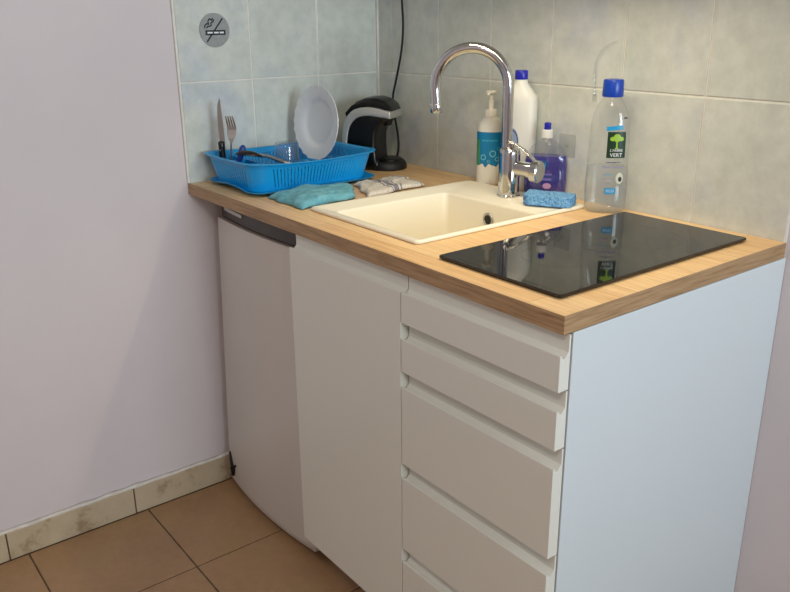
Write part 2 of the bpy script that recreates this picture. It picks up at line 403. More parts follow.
# door: vertical rings so that the lower right corner can be rounded
bm = B(); rings = []; DZ0, DZ1, RC = 0.022, 0.846, 0.022
for i in range(7):
    a = PI/2*i/6; rings.append((DZ0+RC-RC*math.cos(a), RC*(1-math.sin(a))))
rings += [(DZ0+0.3, 0), (DZ0+0.6, 0), (DZ1-0.003, 0), (DZ1, 0.002)]
def ring(z, ins): 
    out = []
    for x, y in outl:
        xx = FX0+ (x-FX0)*( (FX1-FX0-ins)/(FX1-FX0)); out.append((xx, y + (min(ins, 0.006) if y < -0.60 else 0), z))
    return out
loft(bm, [ring(z, i_) for z, i_ in rings]); dr = link('door', bm, m_fridge, fr, smooth=True, auto=35)
bm = B(); n = 16
outl2 = [(FX0+0.006, -0.50)] + [(FX0+0.006+(FX1-FX0-0.012)*i/n, bow(FX0+0.006+(FX1-FX0-0.012)*i/n)+0.012) for i in range(n+1)] + [(FX1-0.006, -0.50)]
prism(bm, outl2, 'z', 0.8465, 0.888); cp = link('control_panel', bm, m_dark, fr, bevel=0.002)
bm = B(); pp = [(x, y+0.004) for x, y in outl2[1:-1]]; qq = [(x, y-0.0035) for x, y in outl2[1:-1]]
prism(bm, qq + pp[::-1], 'z', 0.8795, 0.8835); link('trim_strip', bm, m_silver, cp)
bm = B(); qq = [(x, y-0.003) for x, y in outl2[2:7]]; pp = [(x, y+0.003) for x, y in outl2[2:7]]
prism(bm, qq + pp[::-1], 'z', 0.855, 0.864); link('printed_badge', bm, m_silver, cp)
bm = B(); box(bm, FX0+0.003, FX0+0.055, -0.612, -0.565, 0.8885, 0.8935); link('hinge_cover', bm, m_silver, fr, bevel=0.002)
bm = B()
yb = bow(0.06)-0.0015
tube(bm, [(0.050, bow(0.050)-0.001, 0.118), (0.062, yb, 0.094), (0.078, yb-0.003, 0.060)], [0.0035, 0.006, 0.0075], 8)
tube(bm, [(0.056, yb, 0.068), (0.076, yb-0.003, 0.056), (0.084, yb-0.003, 0.084), (0.096, yb-0.005, 0.092)], [0.004, 0.007, 0.005, 0.003], 8)
link('hinge_bracket', bm, m_rubber, dr, smooth=True); bpy.data.objects['hinge_bracket']['label'] = 'broken black hinge bracket at lower left corner'
bm = B()
bm.free()
for x, y in ((0.08,-0.52),(0.48,-0.52),(0.08,-0.1),(0.48,-0.1)):
    bm = B(); lathe(bm, (x, y), [(0.018,0.0),(0.018,0.0222)], 14); link('foot', bm, m_rubber, fr)
for o_ in [dr, cp] + [c for p_ in (dr, cp) for c in p_.children]:
    for v_ in o_.data.vertices: v_.co.y += 0.034*v_.co.z; v_.co.z -= 0.015*min(1, v_.co.z/0.8) if o_ is dr else 0
    if o_ is cp:
        for v_ in o_.data.vertices:
            if v_.co.z < 0.86: v_.co.z -= 0.015


# ---------------------------------------------------------------- sink
SX0, SX1, SY0, SY1 = 0.4870, 0.8789, -0.5704, -0.0707; SR = ZT+0.008
sn = thing('kitchen_sink', 'cream composite inset sink with one square bowl in the oak worktop', 'sink', ((SX0+SX1)/2, (SY0+SY1)/2, ZT))
bx0, bx1, by0, by1 = 0.555, 0.857, -0.542, -0.212
K = 6
rings = [rrect(SX0+0.002, SX1-0.002, SY0+0.002, SY1-0.002, 0.010, ZT+0.0003, K),
         rrect(SX0, SX1, SY0, SY1, 0.012, ZT+0.002, K), rrect(SX0, SX1, SY0, SY1, 0.012, SR-0.003, K),
         rrect(SX0+0.003, SX1-0.003, SY0+0.003, SY1-0.003, 0.012, SR, K),
         rrect(SX0+0.009, SX1-0.009, SY0+0.009, SY1-0.009, 0.012, SR, K),
         rrect(SX0+0.012, SX1-0.012, SY0+0.012, SY1-0.012, 0.012, SR-0.0025, K),
         rrect(bx0-0.004, bx1+0.004, by0-0.004, by1+0.004, 0.014, SR-0.0032, K),
         rrect(bx0-0.001, bx1+0.001, by0-0.001, by1+0.001, 0.014, SR-0.005, K),
         rrect(bx0, bx1, by0, by1, 0.014, SR-0.010, K),
         rrect(bx0+0.006, bx1-0.006, by0+0.006, by1-0.006, 0.016, SR-0.150, K),
         rrect(bx0+0.012, bx1-0.012, by0+0.012, by1-0.012, 0.020, SR-0.166, K),
         rrect(bx0+0.030, bx1-0.030, by0+0.030, by1-0.030, 0.024, SR-0.172, K),
         rrect((bx0+bx1)/2-0.045, (bx0+bx1)/2+0.045, -0.42, -0.33, 0.0449, SR-0.176, K)]
bm = B(); loft(bm, rings, False, False)
# underside skin
under = [rrect((bx0+bx1)/2-0.045, (bx0+bx1)/2+0.045, -0.42, -0.33, 0.0449, SR-0.176, K), rrect((bx0+bx1)/2-0.045, (bx0+bx1)/2+0.045, -0.42, -0.33, 0.0449, SR-0.186, K), rrect(bx0-0.004, bx1+0.003, by0-0.006, by1+0.006, 0.02, SR-0.180, K), rrect(bx0-0.004, bx1+0.003, by0-0.006, by1+0.006, 0.02, ZT+0.0003, K), rrect(SX0+0.002, SX1-0.002, SY0+0.002, SY1-0.002, 0.010, ZT+0.0003, K)]
loft(bm, under, False, False); bmesh.ops.remove_doubles(bm, verts=bm.verts, dist=0.00005)
link('basin', bm, m_sink, sn, smooth=True, auto=50)
bm = B(); cxs, cys = (bx0+bx1)/2, -0.375
lathe(bm, (cxs, cys), [(0.0448, SR-0.178), (0.0448, SR-0.1755), (0.036, SR-0.1765), (0.012, SR-0.181)], 36); link('drain', bm, m_chromed, sn, smooth=True)
def ydisc(bm, c, prof, n=28):  # revolve about the y axis
    loft(bm, [[(c[0]+r*math.cos(2*PI*i/n), y, c[1]+r*math.sin(2*PI*i/n)) for i in range(n)] for r, y in prof])
ovx, ovz = 0.709, 0.890
oy = by1-0.0025
bm = B(); loft(bm, [[(ovx+r*math.cos(2*PI*i/28), y, ovz+r*math.sin(2*PI*i/28)) for i in range(28)] for r, y in ((0.0165, oy+0.001), (0.0165, oy-0.0015), (0.0145, oy-0.003), (0.0115, oy-0.0025), (0.0115, oy+0.0005))], False, False)
ovr = link('overflow_ring', bm, m_chromed, sn, smooth=True)
bm = B(); ydisc(bm, (ovx, ovz), [(0.0118, oy+0.0005), (0.0118, oy-0.0012)]); link('overflow_hole', bm, m_rubber, ovr)

# ---------------------------------------------------------------- faucet
FXc, FYc = 0.688, -0.129; FZ = SR-0.0032
fa = thing('faucet', 'tall chrome swan-neck mixer tap with side lever on the sink rim', 'faucet', (FXc, FYc, FZ))
bm = B(); lathe(bm, (FXc, FYc), [(0.0275, FZ), (0.0275, FZ+0.004), (0.0255, FZ+0.006), (0.0255, FZ+0.105), (0.0245, FZ+0.112), (0.020, FZ+0.117), (0.0165, FZ+0.119), (0.0165, FZ+0.127), (0.0145, FZ+0.129)], 40)
link('body', bm, m_chrome, fa, smooth=True, auto=40)
sd = Vector((-0.787, -0.617, 0)); R_ = 0.0865; zc = 1.189; SPx, SPy = FXc-0.0055, FYc-0.0065
pts = [(SPx, SPy, FZ+0.118), (SPx, SPy, 1.10), (SPx, SPy, 1.15)]
for i in range(0, 25):
    a = PI*i/24*1.04; q = Vector((SPx, SPy, zc)) + sd*(R_*(1-math.cos(a))) + Vector((0,0,R_*math.sin(a))); pts.append(tuple(q))
e_ = Vector(pts[-1]); dd = (e_-Vector(pts[-2])).normalized(); pts.append(tuple(e_+dd*0.030))
bm = B(); tube(bm, pts, 0.0130, 24); spo = link('spout', bm, m_chrome, fa, smooth=True, auto=50)
bm = B(); tip = e_+dd*0.030; tube(bm, [tip-dd*0.001, tip+dd*0.001, tip+dd*0.020, tip+dd*0.022], [0.0138, 0.0148, 0.0148, 0.0135], 24); link('aerator', bm, m_chrome, spo, smooth=True, auto=40)
hd = Vector((0.96, 0.27, -0.06)).normalized(); h0 = Vector((FXc, FYc, 1.003))
bm = B(); tube(bm, [h0+hd*0.012, h0+hd*0.060, h0+hd*0.062], [0.0180, 0.0180, 0.0175], 32); link('valve_housing', bm, m_chrome, fa, smooth=True, auto=40)
bm = B(); tube(bm, [h0+hd*0.063, h0+hd*0.064, h0+hd*0.080, h0+hd*0.083, h0+hd*0.0832], [0.0235, 0.0262, 0.0262, 0.0235, 0.001], 32); kn = link('lever_hub', bm, m_chrome, fa, smooth=True, auto=40)
bm = B()
side = Vector((0,0,1)).cross(hd).normalized(); u0 = h0+hd*0.072+Vector((0,0,0.020)); u1 = Vector((FXc,FYc,0))*1.0; u1 = Vector((FXc+0.014, FYc-0.012, 1.064))
rings = []
for i in range(9):
    t = i/8; c = u0.lerp(u1, t) + Vector((0,0,0.006*math.sin(PI*t))); wv = 0.0085-0.0025*t; th = 0.0035
    ax = (u1-u0).normalized(); nn = ax.cross(side).normalized()
    rings.append([tuple(c+side*wv*math.cos(2*PI*k/12)+nn*th*math.sin(2*PI*k/12)) for k in range(12)])
loft(bm, rings); link('lever', bm, m_chrome, kn, smooth=True, auto=60)

# ---------------------------------------------------------------- hob
HX0, HX1, HY0, HY1 = 0.9731, 1.2639, -0.5989, -0.0571
hb = thing('ceramic_hob', 'narrow black glass two-zone hob set into the worktop', 'hob', ((HX0+HX1)/2, (HY0+HY1)/2, ZT))
bm = B(); loft(bm, [rrect(HX0+0.004, HX1-0.004, HY0+0.004, HY1-0.004, 0.004, ZT+0.0002), rrect(HX0+0.002, HX1-0.002, HY0+0.002, HY1-0.002, 0.005, ZT+0.0035)]); link('seal', bm, m_hobedge, hb)
bm = B(); loft(bm, [rrect(HX0, HX1, HY0, HY1, 0.006, ZT+0.0032), rrect(HX0, HX1, HY0, HY1, 0.006, ZT+0.0065), rrect(HX0+0.0012, HX1-0.0012, HY0+0.0012, HY1-0.0012, 0.006, ZT+0.0076)]); hg = link('glass_top', bm, m_hob, hb)
def annulus(bm, cx, cy, r0, r1, z, n=64):
    a = [bm.verts.new((cx+r0*math.cos(2*PI*i/n), cy+r0*math.sin(2*PI*i/n), z)) for i in range(n)]
    b = [bm.verts.new((cx+r1*math.cos(2*PI*i/n), cy+r1*math.sin(2*PI*i/n), z)) for i in range(n)]
    for i in range(n): bm.faces.new((a[i], a[(i+1)%n], b[(i+1)%n], b[i]))
cx = (HX0+HX1)/2
for cy, r in ((-0.22, 0.09), (-0.43, 0.0725)):
    bm = B(); annulus(bm, cx, cy, r-0.0006, r, ZT+0.00775); link('cooking_zone', bm, m_hobmark, hg)

# ---------------------------------------------------------------- dish rack
BX0, BX1, BY0, BY1 = 0.045, 0.287, -0.594, -0.252       # floor of the rack
rk = thing('dish_rack', 'bright blue plastic dish rack on a matching drip tray against the tiled side wall', 'dish rack', ((BX0+BX1)/2, (BY0+BY1)/2, ZT))
def rr_pts(x0, x1, y0, y1, r, n_side=14, kc=8, bulge=0.0, zf=None, z=0):
    out = []
    cs = ((x1-r, y1-r, 0), (x0+r, y1-r, PI/2), (x0+r, y0+r, PI), (x1-r, y0+r, 1.5*PI))
    base = []
    for q, (cx, cy, a0) in enumerate(cs):
        for i in range(kc+1):
            a = a0 + PI/2*i/kc; base.append((cx+r*math.cos(a), cy+r*math.sin(a)))
        nx, ny, na = cs[(q+1) % 4]; ex, ey = nx+r*math.cos(na), ny+r*math.sin(na); sx, sy = base[-1]
        for i in range(1, n_side): base.append((sx+(ex-sx)*i/n_side, sy+(ey-sy)*i/n_side))
    mx, my = (x0+x1)/2, (y0+y1)/2
    for x, y in base:
        u, v_ = (x-mx)/(x1-mx), (y-my)/(y1-my)
        bx = bulge*(1-v_*v_)*u if abs(u) > 0.5 and u > 0 else 0
        out.append((x+bx, y, z + (zf(u, v_) if zf else 0)))
    return out
def rimz(u, v_): return -0.007*(1-v_*v_)*(1 if abs(u) > 0.9 else abs(u)) - 0.003*(1-u*u)
def trayz(u, v_): return 0.007*(1-min(1, abs(u)/0.62)**2) if abs(v_) > 0.97 and abs(u) < 0.62 else 0
bm = B()
tr = [rr_pts(0.060, 0.275, -0.580, -0.260, 0.03, z=ZT+0.0008), rr_pts(0.044, 0.290, -0.596, -0.244, 0.035, z=ZT+0.0045, bulge=0.004, zf=trayz),
      rr_pts(0.030, 0.304, -0.610, -0.230, 0.04, z=ZT+0.010, bulge=0.006, zf=trayz), rr_pts(0.029, 0.3055, -0.611, -0.229, 0.04, z=ZT+0.0125, bulge=0.006, zf=trayz),
      rr_pts(0.033, 0.301, -0.607, -0.233, 0.04, z=ZT+0.0125, bulge=0.006, zf=trayz), rr_pts(0.047, 0.287, -0.593, -0.247, 0.035, z=ZT+0.0068, bulge=0.004, zf=trayz),
      rr_pts(0.062, 0.273, -0.578, -0.262, 0.03, z=ZT+0.0030)]
loft(bm, tr); link('drip_tray', bm, m_blue, rk, smooth=True, auto=50)
H0, H1 = ZT+0.0085, ZT+0.083
def wallring(t, off=0):   # t 0..1 up the basket wall
    fl_ = 0.016*t
    return rr_pts(BX0-fl_-off, BX1+fl_+off, BY0-fl_-off, BY1+fl_+off, 0.045, z=H0+(H1-H0)*t, bulge=0.008*t, zf=(lambda u, v_: rimz(u, v_)*t))
bm = B()
# base plate, lower band, upper band with rolled rim
loft(bm, [wallring(0, -0.004), wallring(0, 0), wallring(0.14, 0), wallring(0.14, -0.002), wallring(0.03, -0.004)], True, True)
rimring = [wallring(0.82, -0.002), wallring(0.82, 0), wallring(0.955, 0.0005), wallring(0.965, 0.0085), wallring(1.0, 0.0095), wallring(1.02, 0.007), wallring(1.02, 0.0), wallring(0.96, -0.003)]
loft(bm, rimring + [rimring[0]], False, False)
link('basket', bm, m_blue, rk, smooth=True, auto=50)
bm = B(); A_ = wallring(0.12); Bq = wallring(0.84); Ai = wallring(0.12, -0.0022); Bi = wallring(0.84, -0.0022); n = len(A_)
def lerp3(p, q, t): return tuple(p[k]+(q[k]-p[k])*t for k in range(3))
# walk round the perimeter and set a bar every 7.5 mm; corners stay solid
def is_corner(i): 
    return (i % 22) < 8
for i in range(n):
    j = (i+1) % n; seg = (Vector(A_[j])-Vector(A_[i])).length
    if is_corner(i):
        loft(bm, [[A_[i], A_[j], Ai[j], Ai[i]], [Bq[i], Bq[j], Bi[j], Bi[i]]]); continue
    m_ = max(1, round(seg/0.0095))
    for k in range(m_):
        t0, t1 = k/m_, k/m_+0.70/m_
        loft(bm, [[lerp3(A_[i],A_[j],t0), lerp3(A_[i],A_[j],t1), lerp3(Ai[i],Ai[j],t1), lerp3(Ai[i],Ai[j],t0)],
                  [lerp3(Bq[i],Bq[j],t0), lerp3(Bq[i],Bq[j],t1), lerp3(Bi[i],Bi[j],t1), lerp3(Bi[i],Bi[j],t0)]])
link('slotted_wall', bm, m_blue, rk)
bm = B()   # cutlery compartment divider along the short end
box(bm, BX0+0.002, BX1-0.002, -0.535, -0.532, H0, H1-0.016)
for x in (0.12, 0.20): box(bm, x, x+0.003, -0.594, -0.535, H0, H1-0.016)
link('cutlery_divider', bm, m_blue, rk)
for y in [-0.50+0.026*k for k in range(10)]:
    bm = B(); pts = []
    for i in range(9):
        t = i/8; pts.append((BX0+0.02+0.205*t, y, H0+0.006+0.034*math.sin(PI*t)**0.6 if 0 < t < 1 else H0+0.004))
    tube(bm, pts, 0.0035, 8); link('plate_rib', bm, m_blue, rk, smooth=True)

# plate standing in the rack
pl = B(); prof = []; R = 0.099; n = 72
PC = Vector((0.150, -0.322, 1.072)); tilt = math.radians(6)
pn = Vector((math.sin(math.radians(4)), -math.cos(tilt), math.sin(tilt))).normalized(); pu = Vector((0,0,1)); px_ = pn.cross(pu).normalized()*-1; pu = px_.cross(pn).normalized()*-1
if pu.z < 0: pu = -pu
rings = []
for r, d in ((0.0005, 0.0), (0.052, 0.0), (0.058, 0.0015), (0.064, 0.006), (0.070, 0.0095), (0.085, 0.0125), (R, 0.0155), (R+0.0006, 0.0140), (R-0.001, 0.0128), (0.085, 0.0098), (0.066, 0.004), (0.060, -0.001), (0.0005, -0.0025)):
    ring_ = []
    for i in range(n):
        a = 2*PI*i/n; sc_l = (1+0.012*math.cos(a*24)*max(0, (r-0.075)/0.024)) ; dd_ = d + 0.0012*math.cos(a*24)*max(0, (r-0.070)/0.03)
        ring_.append(tuple(PC + px_*(r*sc_l*math.cos(a)) + pu*(r*sc_l*math.sin(a)) + pn*(dd_-0.006)))
    rings.append(ring_)
loft(pl, rings); pl = link('plate', pl, m_plate, smooth=True, auto=60)
tag(pl, 'white scalloped dinner plate standing upright in the blue dish rack', 'plate')

# drinking glass upside down
bm = B(); gc = (0.185, -0.445); gz = 0.983
lathe(bm, gc, [(0.034, gz-0.0165), (0.0335, gz+0.004), (0.0315, gz+0.044), (0.0300, gz+0.051), (0.026, gz+0.054), (0.010, gz+0.0545), (0.010, gz+0.0535), (0.024, gz+0.047), (0.0285, gz+0.043), (0.0315, gz+0.004), (0.032, gz-0.0165)], 36, True, True)
gl_ = link('drinking_glass', bm, m_glass, smooth=True, auto=60); tag(gl_, 'small clear drinking glass upside down in the blue dish rack', 'glass')

# knife: handle down in the cutlery compartment
kn_ = thing('table_knife', 'pointed steel knife with black handle standing at the left end of the dish rack', 'knife', (0.066, -0.572, 0.94))
bm = B(); pr_ = [(-0.004,0), (0.010,0), (0.0115,0.055), (0.011,0.085), (0.0085,0.107), (0.003,0.122), (0.0015,0.118), (-0.002,0.060)]
KX, KY, KZ = 0.066, -0.572, 1.027
kd = Vector((0.62, 0.78, 0)); kn2 = Vector((-0.78, 0.62, 0))
A = [bm.verts.new(Vector((KX,KY,KZ)) + kd*(0.006-u)+Vector((0,0,v_)) + kn2*0.0006) for u, v_ in pr_]; Bv = [bm.verts.new(Vector((KX,KY,KZ)) + kd*(0.006-u)+Vector((0,0,v_)) - kn2*0.0006) for u, v_ in pr_]
bm.faces.new(A); bm.faces.new(Bv[::-1])
for i in range(len(A)): bm.faces.new((A[i], Bv[i], Bv[(i+1)%len(A)], A[(i+1)%len(A)]))
link('blade', bm, m_chromed, kn_)
bm = B(); tube(bm, [(KX+0.002,KY+0.003,KZ-0.085), (KX,KY,KZ-0.06), (KX,KY,KZ-0.02), (KX,KY,KZ-0.004), (KX,KY,KZ+0.008), (KX,KY,KZ+0.011)], [0.007, 0.009, 0.0085, 0.0085, 0.0095, 0.005], 12); hh = link('handle', bm, m_black, kn_, smooth=True)
bm = B()
bm.free()
for z in (-0.012, -0.045):
    bm = B(); tube(bm, [Vector((KX,KY,KZ+z))-Vector((0.0095*-0.6, 0.0095*0.8, 0)), Vector((KX,KY,KZ+z))-Vector((-0.0100*0.6, 0.0100*0.8, 0))], 0.0022, 8)
    link('rivet', bm, m_chromed, hh)

# fork: tines up
fk = B(); FX_, FY_ = 0.088, -0.560
fd = Vector((0.61, 0.79, 0)); ft = Vector((0.79, -0.61, 0))
def fp(s, z, dep): return Vector((FX_, FY_, 0.006)) + fd*s + ft*dep + Vector((0,0,z))
prof = [(0.945, 0.004, 0), (0.985, 0.0025, 0.0), (1.010, 0.0022, 0.0), (1.028, 0.0026, 0.001), (1.040, 0.008, 0.0), (1.050, 0.0115, -0.003), (1.062, 0.0122, -0.005), (1.070, 0.012, -0.005)]
sh = lambda z: 0.016*max(0, (z-1.0)/0.08)
rings = []
for z, wv, dp in prof:
    c = fp(0.002+0.4*sh(z)*(1.3 if z < 1.05 else 1.15), z, dp)
    rings.append([tuple(c+fd*wv+ft*0.0008), tuple(c+fd*wv-ft*0.0008), tuple(c-fd*wv-ft*0.0008), tuple(c-fd*wv+ft*0.0008)])
loft(fk, rings)
for k in range(4):
    off = (-0.0095+0.0063*k); c0 = fp(0.008+off, 1.069, -0.005); c1 = fp(0.004+off*0.9, 1.098, 0.001)
    rr_ = []
    for c, ww in ((c0, 0.0024), ((c0+c1)/2-ft*0.001, 0.0022), (c1, 0.0012)):
        rr_.append([tuple(c+fd*ww+ft*0.0007), tuple(c+fd*ww-ft*0.0007), tuple(c-fd*ww-ft*0.0007), tuple(c-fd*ww+ft*0.0007)])
    loft(fk, rr_)
fk = link('fork', fk, m_chromed); tag(fk, 'steel fork with its tines up beside the knife in the blue rack', 'fork')

# peeler with blue handle leaning on the divider
bm = B(); tube(bm, [(0.118,-0.575,0.940), (0.120,-0.560,0.975), (0.124,-0.548,1.005), (0.127,-0.542,1.024), (0.128,-0.540,1.031)], [0.0055, 0.0065, 0.0085, 0.0085, 0.004], 12)
bh_ = thing('small_utensil', 'small kitchen utensil with a dark blue handle in the cutlery end of the rack', 'utensil', (0.118, -0.572, 0.94))
link('handle', bm, mat('navy_blue_handle', (18,60,140), 0.35), bh_, smooth=True)
# black ladle lying over the rack end
ld = thing('serving_spoon', 'black serving spoon with glossy bowl lying in the dish rack behind the cutlery', 'spoon', (0.165, -0.545, 1.0))
bm = B(); rings = []
LC = Vector((0.166, -0.548, 1.013)); la = Vector((0.62, 0.75, -0.10)).normalized(); lb = Vector((0.75, -0.62, 0.18)).normalized(); lc = la.cross(lb).normalized()
if lc.z < 0: lc = -lc
for r, d in ((0.0005, -0.010), (0.5, -0.0085), (0.8, -0.004), (1.0, 0.003), (0.97, 0.0045), (0.78, -0.002), (0.5, -0.0062), (0.0005, -0.0078)):
    rings.append([tuple(LC + la*(0.034*r*math.cos(2*PI*i/28)) + lb*(0.025*r*math.sin(2*PI*i/28)) - lc*d) for i in range(28)])
loft(bm, rings); link('bowl', bm, m_black, ld, smooth=True)
bm = B(); tube(bm, [LC+la*0.026, LC+la*0.05+lb*0.006, LC+la*0.085+lb*0.018-lc*0.008, LC+la*0.125+lb*0.032-lc*0.018], [0.005, 0.0045, 0.005, 0.006], 10); link('handle', bm, m_chromed, ld, smooth=True)

# ---------------------------------------------------------------- coffee machine
MX, MY = 0.040, -0.130; HWm = 0.056
cm = thing('coffee_machine', 'black pod coffee machine with silver arched band in the tiled corner', 'coffee machine', (0.125, MY, ZT))
def rounded_extrude(bm, poly, y0, y1, r=0.012, k=4):
    # extrude an xz outline along y with shrunken end rings, for soft sides
    cx = sum(p[0] for p in poly)/len(poly); cz = sum(p[1] for p in poly)/len(poly)
    P = [Vector((a, b)) for a, b in poly]; n = len(P)
    def inset(d):
        out = []
        for i in range(n):
            a, b, c = P[i-1], P[i], P[(i+1) % n]
            e1, e2 = (b-a), (c-b)
            n1 = Vector((-e1.y, e1.x)); n2 = Vector((-e2.y, e2.x))
            nn = (n1.normalized()+n2.normalized()); nn = nn.normalized() if nn.length > 1e-6 else n1.normalized()
            out.append(b + nn*d)
        return out
    area_ = sum(P[i].x*P[(i+1)%n].y-P[(i+1)%n].x*P[i].y for i in range(n)); sgn = 1 if area_ > 0 else -1
    rings = []
    for i in range(k+1):
        a = PI/2*i/k; q = inset(sgn*r*(1-math.sin(a))); rings.append([(p.x, y0+r*(1-math.cos(a)), p.y) for p in q])
    for i in range(k, -1, -1):
        a = PI/2*i/k; q = inset(sgn*r*(1-math.sin(a))); rings.append([(p.x, y1-r*(1-math.cos(a)), p.y) for p in q])
    loft(bm, rings)
# base
bm = B(); bc = (0.168, MY+0.004)
loft(bm, [circ(bc, 0.064, ZT+0.0005, 40, 0.060), circ(bc, 0.066, ZT+0.004, 40, 0.062), circ(bc, 0.064, ZT+0.016, 40, 0.060), circ(bc, 0.058, ZT+0.024, 40, 0.054), circ(bc, 0.050, ZT+0.026, 40, 0.047)])
link('base', bm, m_blackm, cm, smooth=True, auto=60)
bm = B(); loft(bm, [circ((bc[0]+0.006, bc[1]), 0.044, ZT+0.0262, 40, 0.042), circ((bc[0]+0.006, bc[1]), 0.044, ZT+0.031, 40, 0.042), circ((bc[0]+0.006, bc[1]), 0.040, ZT+0.0325, 40, 0.038)])
link('drip_tray', bm, m_black, cm, smooth=True, auto=50)
# column and head in one outline
z0 = ZT
body = [(0.040, z0+0.001), (0.158, z0+0.001), (0.158, z0+0.026), (0.150, z0+0.030), (0.147, z0+0.07), (0.148, z0+0.105), (0.156, z0+0.122), (0.168, z0+0.136), (0.188, z0+0.150), (0.194, z0+0.162),
        (0.190, z0+0.172), (0.12, z0+0.172), (0.075, z0+0.165), (0.052, z0+0.145), (0.042, z0+0.11), (0.038, z0+0.06)]
bm = B(); rounded_extrude(bm, body, MY-HWm, MY+HWm, 0.012); link('body', bm, m_black, cm, smooth=True, auto=50)
# silver arch: thick band following the outline from foot up over the head to the spout tip
arc_o = smoothpts([(0.030, 0, z0+0.004), (0.028, 0, z0+0.06), (0.033, 0, z0+0.115), (0.047, 0, z0+0.152), (0.075, 0, z0+0.176), (0.120, 0, z0+0.184), (0.165, 0, z0+0.180), (0.203, 0, z0+0.172)], 5)
arc_i = smoothpts([(0.048, 0, z0+0.004), (0.046, 0, z0+0.06), (0.052, 0, z0+0.106), (0.064, 0, z0+0.134), (0.088, 0, z0+0.153), (0.122, 0, z0+0.159), (0.165, 0, z0+0.156), (0.201, 0, z0+0.152)], 5)
poly = [(p.x, p.z) for p in arc_o] + [(p.x, p.z) for p in arc_i[::-1]]
bm = B(); rounded_extrude(bm, poly, MY-HWm-0.003, MY+HWm+0.003, 0.004, 3); link('silver_band', bm, m_silver, cm, smooth=True, auto=50)
# domed lid
lid = [(p.x, p.z-0.001) for p in arc_o[10:]] 
dome = [(0.203, z0+0.173), (0.196, z0+0.188), (0.175, z0+0.202), (0.145, z0+0.210), (0.110, z0+0.209), (0.078, z0+0.198), (0.052, z0+0.178), (0.040, z0+0.15), (0.046, z0+0.148), (0.075, z0+0.172), (0.120, z0+0.180), (0.165, z0+0.176)]
bm = B(); rounded_extrude(bm, dome, MY-HWm+0.002, MY+HWm-0.002, 0.018, 5); link('lid', bm, m_black, cm, smooth=True, auto=60)
bm = B(); tube(bm, [(0.172, MY, z0+0.128), (0.172, MY, z0+0.146)], [0.012, 0.020], 20); link('coffee_outlet', bm, m_blackm, cm, smooth=True, auto=40)
bm = B(); tube(bm, smoothpts([(0.128,-0.016,1.62), (0.132,-0.016,1.50), (0.1345,-0.016,1.388), (0.139,-0.016,1.321), (0.131,-0.016,1.253), (0.108,-0.018,1.17), (0.094,-0.020,1.12), (0.100,-0.020,1.07), (0.118,-0.020,1.00), (0.118,-0.022,0.955), (0.108,-0.030,0.936), (0.085,-0.060,0.934), (0.070,-0.085,0.934)], 8), 0.0032, 8)
pc_ = link('power_cord', bm, m_rubber, cm, smooth=True)
cm.location = (0.154, -0.118, ZT); cm.rotation_euler = (0, 0, math.radians(33))
for ch in cm.children:
    ch.matrix_parent_inverse = Matrix.Translation(-Vector((0.140, MY, ZT)))
cm.scale = (0.85, 0.95, 0.97)
mw = Matrix.Translation(cm.location) @ Matrix.Rotation(math.radians(33), 4, 'Z') @ Matrix.Diagonal((0.85, 0.95, 0.97, 1))
pc_.matrix_parent_inverse = mw.inverted()

# ---------------------------------------------------------------- cloths
def sheet(name, P00, P10, P11, P01, zf, m, th=0.003, nx=46, ny=40, edge=0.0, seed=0):
    bm = B(); V = []; uvl = None
    for j in range(ny+1):
        row = []
        for i in range(nx+1):
            u, v_ = i/nx, j/ny
            x = (P00[0]*(1-u)+P10[0]*u)*(1-v_) + (P01[0]*(1-u)+P11[0]*u)*v_
            y = (P00[1]*(1-u)+P10[1]*u)*(1-v_) + (P01[1]*(1-u)+P11[1]*u)*v_
            ex = edge*noise.noise((u*4+seed, v_*4, 1.7)); ey = edge*noise.noise((u*4, v_*4+seed, 8.7))
            row.append(bm.verts.new((x+ex, y+ey, ZT + zf(u, v_))))
        V.append(row)
    uv = bm.loops.layers.uv.new('UVMap')
    for j in range(ny):
        for i in range(nx):
            f = bm.faces.new((V[j][i], V[j][i+1], V[j+1][i+1], V[j+1][i]))
            for lp, (a, b) in zip(f.loops, ((i,j),(i+1,j),(i+1,j+1),(i,j+1))): lp[uv].uv = (a/nx, b/ny)
    bmesh.ops.recalc_face_normals(bm, faces=bm.faces)
    if sum(f.normal.z for f in bm.faces) < 0: bmesh.ops.reverse_faces(bm, faces=bm.faces)
    me = bpy.data.meshes.new(name); bm.to_mesh(me); bm.free(); me.materials.append(m)
    o = bpy.data.objects.new(name, me); C.objects.link(o)
    for p in me.polygons: p.use_smooth = True
    s = o.modifiers.new('thickness', 'SOLIDIFY'); s.thickness = th; s.offset = -1
    return o
def edgedrop(u, v_, k=0.09):
    d = min(u, 1-u, v_, 1-v_); return min(1, d/k)**0.5
# turquoise dishcloth, folded: a lower layer and a rolled-over upper layer in one mesh
def zc_(u, v_):
    f = edgedrop(u, v_, 0.07)
    return 0.0035 + f*(0.013 + 0.007*noise.noise((u*3.0, v_*3.4, 0.3)) + 0.003*noise.noise((u*9, v_*8, 4))+ 0.010*max(0, math.sin(PI*min(1, v_*1.1)))**3*(0.5+0.5*u))
cl = sheet('dishcloth', (0.322, -0.583), (0.478, -0.586), (0.458, -0.416), (0.329, -0.345), zc_, m_cloth, 0.003, edge=0.010, seed=3)
tag(cl, 'folded turquoise microfibre cloth lying between the dish rack and the sink', 'cloth')
def zc2(u, v_):
    f = edgedrop(u, v_, 0.05)
    return 0.0035 + f*(0.007 + 0.006*noise.noise((u*3.2, v_*2.6, 7.3)) + 0.005*abs(math.sin(u*7+v_*3)) * (0.4+noise.noise((u*2, v_*5, 2))**2*2)+0.0015*noise.noise((u*14, v_*12, 4)))
